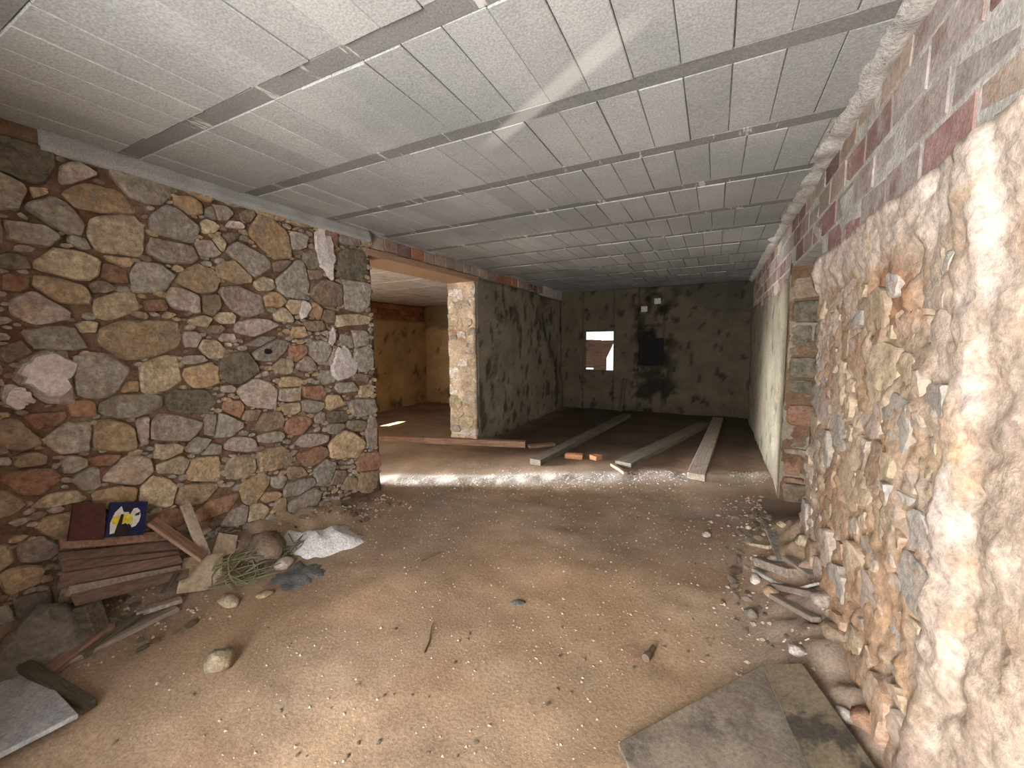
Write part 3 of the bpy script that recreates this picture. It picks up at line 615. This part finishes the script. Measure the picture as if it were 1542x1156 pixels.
# plank leaning on the back wall, tiles above the flue
a = G(934, 619); a.y = YB-.10; a.z = fz(a.x, a.y); o = plank('leaning_plank', a, Vector((a.x+.07, YB-.035, .74)), .13, .03, 'wood_dark', 'dark narrow plank leaning against the back wall below the window', 'plank', lift=-.015)
for px, py, lb in ((990, 453, 'pale square wall tile above the flue, the higher of two'), (970, 465, 'pale square wall tile above the flue, the lower of two')):
    p = onY(px, py, YB-.03); o = link('wall_tile', rbox_me('wall_tile', .12, .012, .11, .002), 'paper'); o.location = (p.x, YB-.012, p.z); tag(o, lb, 'tile')
# ---- left heap
p0 = G(190, 806)
def lean_panel(name, pxs, x_top, x_bot, t, mat, label, cat):
    """flat panel leaning against the left wall; pixel corners tl,tr,br,bl put on a plane leaning from x_bot to x_top"""
    P = [onX(*pxs[0], x_top), onX(*pxs[1], x_top), onX(*pxs[2], x_bot), onX(*pxs[3], x_bot)]
    n = (P[1]-P[0]).cross(P[3]-P[0]).normalized()
    if n.x < 0: n = -n
    c = sum(P, Vector())/4; vs = [q-c for q in P]+[q-n*t-c for q in P]; fs = [(3, 2, 1, 0), (4, 5, 6, 7)]+[(i, (i+1) % 4, (i+1) % 4+4, i+4) for i in range(4)]
    o = mesh(name, vs, fs, mat); o.location = c; tag(o, label, cat); return o, P, n, c
tin, P, n, c = lean_panel('painted_panel', ((168, 756), (223, 755), (216, 805), (158, 809)), XL+.09, XL+.14, .02, 'blue_paint', 'small blue panel painted in yellow, white and black, leaning on the stone wall', 'painting')
def mark(poly, mat, lay):
    vs = []
    for (s, t_) in poly:
        q = (P[0]*(1-s)+P[1]*s)*(1-t_)+(P[3]*(1-s)+P[2]*s)*t_; vs.append(q-c+n*(.0015*lay))
    k = len(vs); ce = sum(vs, Vector())/k; m_ = mesh('painted_mark', vs+[q-n*.003 for q in vs], [tuple(range(k))]+[(i, i+k, (i+1) % k+k, (i+1) % k) for i in range(k)], mat, tin)
mark([(.72, .18), (.80, .26), (.84, .42), (.82, .58), (.74, .72), (.64, .76), (.58, .62), (.56, .34), (.62, .2)], 'white_paint', 1)
mark([(.28, .12), (.36, .3), (.5, .3), (.56, .45), (.5, .8), (.36, .86), (.1, .92), (.06, .6), (.14, .3)], 'white_paint', 1.2)
mark([(.10, .42), (.56, .36), (.64, .5), (.62, .7), (.52, .62), (.30, .62), (.2, .66), (.10, .62)], 'yellow_paint', 2)
mark([(.30, .36), (.37, .36), (.36, .66), (.46, .62), (.60, .78), (.62, .95), (.2, .97), (.24, .7)], 'black_paint', 3)
mark([(.40, .10), (.60, .10), (.60, .22), (.48, .26), (.40, .2)], 'black_paint', 3)
mark([(.69, .36), (.80, .30), (.79, .40), (.68, .42)], 'black_paint', 3)
lean_panel('maroon_board', ((112, 757), (160, 757), (157, 812), (103, 814)), XL+.08, XL+.13, .02, 'maroon_paint', 'dark maroon board leaning on the stone wall beside the blue painted panel', 'panel')
ep = empty('collapsed_panel', onX(190, 900, XL+.36)); tag(ep, 'collapsed reddish brown wooden panel of weathered boards sloping below the painted panel', 'panel')
tl, tr, br, bl = onX(84, 812, XL+.10), onX(270, 800, XL+.12), onX(280, 872, XL+.34), onX(108, 916, XL+.38)
for k in range(6):
    t0, t1 = k/6, (k+1)/6-.012; e = lambda: Vector((random.uniform(-.012, .012), random.uniform(-.03, .03), random.uniform(-.01, .01)))
    q = [tl.lerp(bl, t0)+e(), tr.lerp(br, t0)+e(), tr.lerp(br, t1)+e(), tl.lerp(bl, t1)+e()]
    o = quad_slab('board', q, .022, random.choice(('wood_brown', 'wood_rust', 'wood_grey', 'wood_rust')), None, None); o.parent = ep; o.location -= ep.location
plank('broken_board', onX(226, 786, XL+.13), onX(305, 842, XL+.30), .09, .02, 'wood_brown', 'broken reddish board sloping down toward the cardboard', 'board')
plank('broken_board', onX(277, 760, XL+.10), onX(308, 838, XL+.24), .06, .02, 'brick_tan', 'pale brown narrow board propped upright against the stone wall', 'board')
o, *_ = lean_panel('cardboard_sheet', ((277, 840), (336, 832), (333, 885), (266, 893)), XL+.20, XL+.36, .006, 'cardboard', 'square beige cardboard sheet propped up by the wire tangle', 'cardboard')
o, *_ = lean_panel('cardboard_flap', ((330, 802), (358, 806), (352, 842), (318, 838)), XL+.12, XL+.19, .006, 'cardboard', 'torn cardboard piece standing behind the square sheet', 'cardboard')
# wire tangle
rs = random.Random(5); base = onX(388, 846, XL+.33); vs_, fs_ = [], []
for k in range(26):
    ph = rs.uniform(0, 6.28); rx, rz, ry = rs.uniform(.04, .24), rs.uniform(.03, .13), rs.uniform(.03, .10); c0 = base+Vector((rs.uniform(-.08, .1), rs.uniform(-.16, .16), rs.uniform(-.03, .06)))
    pts = []
    for i in range(22):
        t = ph+i/21*rs.choice((3.5, 5.5)); q = c0+Vector((ry*math.sin(t*1.3+ph), rx*math.cos(t), rz*math.sin(t))); q.z = max(q.z, fz(q.x, q.y)+.004); pts.append(q)
    v, f = tube('', pts, .0035, None, n=4); b0 = len(vs_); vs_ += v; fs_ += [tuple(i+b0 for i in q) for q in f]
tag(mesh('wire_tangle', vs_, fs_, 'wire'), 'tangle of olive green wire at the foot of the stone wall', 'wire')
# lime powder heap and ash
def heap(name, px, py, rx, ry, h, mat, label, cat, ang=0, seed=0, n=36):
    c = onF(px, py); vs, fs = [], []; R_ = 9
    for k in range(R_+1):
        for i in range(n):
            t = 2*math.pi*i/n; s = k/R_; rr = s*(1+.45*nz(math.cos(t)*1.5+seed, math.sin(t)*1.5, seed, 1.4))
            x, y = rr*rx*math.cos(t), rr*ry*math.sin(t); X, Y = c.x+x*math.cos(ang)-y*math.sin(ang), c.y+x*math.sin(ang)+y*math.cos(ang); X = max(X, XL+.03)
            z = fz(X, Y)+h*(1-s**1.6)*(1+.5*nz(X, Y, seed, 9))-.006*sst(.8, 1, s)
            vs.append((X-c.x, Y-c.y, z-c.z))
    for k in range(R_):
        for i in range(n): fs.append((k*n+i, k*n+(i+1) % n, (k+1)*n+(i+1) % n, (k+1)*n+i))
    fs = [tuple(reversed(q)) for q in fs]
    o = mesh(name, vs, fs, mat, None, True); o.location = c; tag(o, label, cat); return o
heap('lime_heap', 487, 818, .20, .29, .08, 'powder', 'spilled heap of white lime powder by the stone wall', 'powder', -.25, 4)
heap('ash_patch', 452, 866, .16, .15, .02, 'ash', 'dark grey ash spill beside the white powder', 'ash', .2, 9)
# boulders at wall foot
def rock(px, py, r, mat, label, sq=(1, 1, .8), seed=0, cat='stone', sub=2, sink=.25, group=None, name='loose_stone', dz=0):
    p = G(px, py, dz); o = link(name, lump_me(name, r, sq, sub, .5, seed), mat, None, True)
    o.location = p+Vector((0, 0, r*sq[2]*(1-sink))); o.rotation_euler = (0, 0, seed*1.3); tag(o, label, cat, group); return o
rock(402, 838, .13, 'stone_b', 'rounded brown fieldstone at the foot of the wall behind the wires', (1, 1.3, .75), 3)
rock(430, 852, .05, 'stone_p', 'small pinkish stone between the wires and the white powder', (1, 1.3, .7), 5)
rock(330, 1003, .062, 'stone_y', 'cream coloured chunk lying alone on the earth near the thin plank', (1, 1.1, .7), 8)
rock(345, 906, .05, 'stone_y', 'flat pale chip of stone below the cardboard sheet', (1.6, 1, .3), 12)
rock(398, 896, .035, 'stone_t', 'low tan stone lying below the dark ash', (1.5, 1, .4), 15)
plank('thin_plank', G(92, 1004), G(268, 918), .05, .022, 'wood_grey', 'long thin grey plank lying on the earth in front of the debris', 'plank')
plank('thin_plank', G(205, 930), G(274, 908), .045, .025, 'stone_p', 'pale narrow batten lying at the end of the thin plank', 'batten', lift=.012)
plank('thin_plank', G(120, 965), G(215, 926), .05, .03, 'wood_dark', 'dark batten lying along the debris behind the thin plank', 'batten')
plank('thin_plank', G(60, 985), G(165, 945), .08, .03, 'wood_brown', 'brown board half buried in the debris by the dark post', 'board')
p = G(140, 940); o = link('post_stub', rbox_me('post_stub', .07, .085, .16, .006, .006), 'wood_dark'); o.location = p+Vector((0, 0, .075)); o.rotation_euler = (.1, -.12, .4); tag(o, 'stubby dark wooden post standing in the debris', 'post')
rock(104, 915, .04, 'stone_y', 'small yellowish lump beside the dark post stub', (1, 1, 1.1), 21)
p = onX(195, 870, XL+.40); plank('dark_strap', onX(245, 894, XL+.36), onX(268, 862, XL+.33), .03, .012, 'rope_dark', 'short dark strip hanging at the side of the cardboard sheet', 'strip')
heap('dark_mound', 70, 948, .15, .22, .10, 'rubble_dark', 'dark grey-brown mound of dirt heaped at the wall beside the collapsed panel', 'mound', 0, 13)
rock(30, 965, .05, 'stone_b', 'brown stone lump between the grey slab and the dark mound', (1, 1.2, .6), 27)
# grey slab and the dark board beside it
zt = .06
quad_slab('grey_slab', [onZ(-90, 1010, zt), onZ(38, 990, zt), onZ(118, 1074, zt), onZ(-60, 1165, zt)], .02, 'slab_grey', 'smooth grey slab lying at the edge of the debris', 'slab')
plank('dark_edge_board', G(32, 978), G(135, 1070), .05, .035, 'wood_dark', 'dark board standing along the edge of the grey slab', 'board')
# ---- right side boards and rubble
quad_slab('stained_board', [onZ(930, 1118, .04), onZ(1148, 1000, .075), onZ(1250, 1200, .06), onZ(1010, 1290, .035)], .02, 'board_stained', 'large stained grey-brown board lying flat on the earth', 'board')
quad_slab('olive_board', [onZ(1147, 1000, .12), onZ(1208, 998, .19), onZ(1345, 1190, .17), onZ(1235, 1200, .10)], .025, 'board_olive', 'dark olive board with black stains overlapping the large stained board', 'board')
for i, (x0, y0, x1, y1, w_, t, mt, lb) in enumerate([
    (1142, 852, 1195, 878, .06, .05, 'stone_p', 'rounded pinkish length of rubble lying across the heap by the right wall'),
    (1136, 862, 1178, 886, .035, .02, 'rubble_white', 'white narrow strip lying across the rubble heap'),
    (1172, 888, 1235, 902, .07, .03, 'wood_grey', 'weathered grey slat lying low in the rubble heap'),
    (1165, 902, 1232, 922, .05, .025, 'wood_grey', 'grey slat at the foot of the rubble heap'),
    (1160, 800, 1180, 838, .07, .012, 'stone_g', 'thin grey slate shard standing tilted on the rubble heap'),
    (1205, 868, 1238, 892, .08, .015, 'mortar_pale', 'pale curved plaster shard leaning at the wall foot'),
    (1185, 838, 1228, 858, .07, .03, 'wood_grey', 'grey board end at the back of the rubble heap'),
    (1130, 822, 1160, 828, .03, .02, 'stone_y', 'pale sliver at the far edge of the rubble heap')]):
    plank('debris_piece', G(x0, y0, .0), G(x1, y1, .0), w_, t, mt, lb, 'debris', lift=.005)
for i, (px, py, r, mt, lb) in enumerate([
    (1137, 876, .032, 'stone_w', 'white lump at the near end of the white strip'), (1160, 896, .04, 'stone_o', 'orange lump among the grey slats'),
    (1210, 822, .05, 'stone_y', 'squared pale stone at the back of the rubble heap'), (1178, 793, .03, 'stone_y', 'small pointed pale stone beyond the rubble heap'),
    (1168, 850, .035, 'stone_p', 'pink lump between the grey shard and the board end'), (1200, 985, .03, 'stone_w', 'white chip beside the olive board corner'),
    (1131, 928, .03, 'stone_g', 'grey chip in front of the rubble heap'), (1064, 807, .028, 'stone_w', 'white stone alone on the earth before the doorway'),
    (1127, 796, .02, 'stone_y', 'little pale stone near the doorway'), (1240, 920, .05, 'stone_p', 'pink rubble block against the right wall foot'), (1255, 960, .05, 'stone_b', 'brown rubble block against the right wall foot'),
    (1275, 1062, .03, 'stone_w', 'white plaster crumb beside the olive board edge'), (1300, 1090, .035, 'stone_r', 'red brick fragment beside the olive board edge')]):
    rock(px, py, r, mt, lb, (1.2, 1, .75), 30+i, sub=2)
# small rubble pieces at the foot of both walls
rs = random.Random(41); rm = [lump_me('rubble_piece', 1, (1.3, 1, .7), 1, .6, s_) for s_ in range(60, 66)]; rml = {}
bpy.context.view_layer.update(); BOX = []
for o in list(COL.objects):
    if o.get('category') and o.type == 'MESH' and o.name.split('.')[0] not in ('dark_mound',):
        c8 = [o.matrix_world @ Vector(q) for q in o.bound_box]; BOX.append((min(q.x for q in c8), max(q.x for q in c8), min(q.y for q in c8), max(q.y for q in c8)))
def clear(x, y, r): return not any(a-r < x < b+r and c-r < y < d+r for a, b, c, d in BOX)
def piece(x, y, r, mt, label, group, dz=0):
    if not clear(x, y, r*.9): return
    BOX.append((x-r, x+r, y-r, y+r))
    key = (rs.randrange(6), mt)
    if key not in rml: m_ = rm[key[0]].copy(); m_.materials.append(M[mt]); rml[key] = m_
    o = link('rubble_piece', rml[key], None); o.location = (x, y, fz(x, y)+r*.35+dz); o.scale = (r, r*rs.uniform(.6, 1), r*rs.uniform(.5, .9)); o.rotation_euler = (rs.uniform(-.3, .3), rs.uniform(-.3, .3), rs.uniform(0, 6)); tag(o, label, 'rubble', group)
for _ in range(900):
    y = 2.35+abs(rs.gauss(0, .55)); x = .42-abs(rs.gauss(0, .10)); piece(x, min(y, 4.1), rs.uniform(.012, .036), rs.choice(('stone_p', 'stone_y', 'stone_g', 'stone_b', 'stone_w', 'stone_p', 'stone_t')), 'small broken rubble piece heaped at the foot of the right wall', 'rubble at the right wall foot')
for _ in range(170):
    y = rs.uniform(.6, 2.8); x = XL+.12+abs(rs.gauss(0, .17)); piece(x, y, rs.uniform(.012, .04), rs.choice(('stone_b', 'stone_r', 'stone_k', 'stone_t', 'stone_p', 'stone_b')), 'small brown rubble piece strewn along the foot of the stone wall', 'rubble at the stone wall foot')
# ---- floor finds
a, b = G(639, 984), G(651, 940); vs, fs = tube('', [a+Vector((0, 0, .005)), a*.6+b*.4+Vector((.012, 0, .007)), a*.2+b*.8+Vector((.004, 0, .012)), b+Vector((.01, 0, .014))], lambda t: .0045-.002*t, None, n=5)
tag(mesh('twig', vs, fs, 'twig_bark'), 'thin dark bent twig lying on the open earth', 'twig')
a, b = G(634, 846), G(663, 833); vs, fs = tube('', [a+Vector((0, 0, .008)), (a+b)/2+Vector((.0, .01, .01)), b+Vector((0, 0, .008))], .007, None, n=5)
tag(mesh('twig', vs, fs, 'twig_bark'), 'short brown stick on the earth right of the white powder', 'twig')
p = G(780, 908); o = link('flat_disc', lump_me('flat_disc', .045, (1, .62, .16), 2, .12, 4), 'ash', None, True); o.location = p+Vector((0, 0, .004)); o.rotation_euler = (0, 0, YAW+.1); tag(o, 'dark flat oval scrap lying on the open earth', 'scrap')
a, b = G(972, 996), G(983, 980); e = empty('pipe_fitting', a); tag(e, 'small rusty pipe fitting lying on the earth', 'fitting')
d = b-a; vs, fs = tube('', [Vector((0, 0, .018)), d*.35+Vector((0, 0, .018))], .019, None, n=10); mesh('flange', vs, fs, 'rust', e)
vs, fs = tube('', [d*.3+Vector((0, 0, .018)), d*1.1+Vector((0, 0, .016))], .012, None, n=10); mesh('stem', vs, fs, 'rust', e)
# pebbles (countable ones) and crumbs
rs = random.Random(8)
pm = [lump_me('pebble', 1, (1, .8, .55), 1, .5, s) for s in range(6)]; pml = {}
def pebble(px, py, r, mt):
    key = (rs.randrange(6), mt)
    if key not in pml: m_ = pm[key[0]].copy(); m_.materials.append(M[mt]); pml[key] = m_
    p = G(px, py)
    if not clear(p.x, p.y, r*1.3): return
    BOX.append((p.x-r, p.x+r, p.y-r, p.y+r)); o = link('pebble', pml[key], None); o.location = p+Vector((0, 0, r*.3)); o.scale = (r, r, r); o.rotation_euler = (0, 0, rs.uniform(0, 6))
    dark = mt in ('stone_k', 'stone_b')
    tag(o, 'dark pebble scattered on the earth floor' if dark else 'pale pebble scattered on the earth floor', 'pebble', 'dark pebbles on the earth' if dark else 'pale pebbles on the earth')
for _ in range(70):
    px, py = rs.uniform(880, 1080), rs.uniform(790, 1010); px += rs.gauss(0, 20); pebble(px-(py-790)*.05, py, rs.uniform(.005, .010), rs.choice(('stone_w', 'stone_y', 'stone_w', 'stone_p')))
for _ in range(45): pebble(rs.uniform(170, 900), rs.uniform(880, 1150), rs.uniform(.005, .011), rs.choice(('stone_k', 'stone_p', 'stone_y', 'stone_b', 'stone_w')))
for _ in range(30): pebble(rs.uniform(1120, 1250), rs.uniform(860, 990), rs.uniform(.008, .02), rs.choice(('stone_w', 'stone_y', 'stone_p')))
def crumbs(name, pts, mat, label, cat):
    vs, fs = [], []; o8 = [(1, 0, 0), (0, 1, 0), (-1, 0, 0), (0, -1, 0), (0, 0, 1), (0, 0, -1)]; q8 = [(0, 1, 4), (1, 2, 4), (2, 3, 4), (3, 0, 4), (1, 0, 5), (2, 1, 5), (3, 2, 5), (0, 3, 5)]
    for (x, y, r) in pts:
        if not clear(x, y, -.01): continue
        z = fz(x, y)+r*.25; b0 = len(vs); a = rs.uniform(0, 6.28); ca, sa = math.cos(a), math.sin(a)
        for (i, j, k) in o8:
            s = r*rs.uniform(.6, 1.3); vs.append((x+(i*ca-j*sa)*s, y+(i*sa+j*ca)*s*.8, z+k*s*.6))
        fs += [tuple(b0+q for q in t) for t in q8]
    o = mesh(name, vs, fs, mat); tag(o, label, cat); o['kind'] = 'stuff'; return o
pts = []
for _ in range(2600):
    x = rs.uniform(XL, XR-.02); y = strip_y(x)+rs.gauss(0, .11); pts.append((x, y, abs(rs.gauss(.0, .004))+.002))
crumbs('rubble_strip', pts, 'rubble_white', 'strip of crushed pale rubble crossing the floor where a wall stood', 'rubble')
pts = []
for _ in range(3200):
    x, y = rs.uniform(-2.9, .42), rs.uniform(.6, 4.2); pts.append((x, y, abs(rs.gauss(0, .0035))+.0015))
for _ in range(500):
    y = rs.uniform(1.4, 4.3); x = XR-abs(rs.gauss(0, .16))-.14; pts.append((x, y, abs(rs.gauss(0, .008))+.003))
for _ in range(700):
    y = rs.uniform(.5, 2.9); x = XL+.09+abs(rs.gauss(0, .22)); pts.append((x, y, abs(rs.gauss(0, .008))+.003))
crumbs('floor_crumbs', pts, 'crumb', 'fine crumbs of plaster and grit strewn over the earth', 'grit')
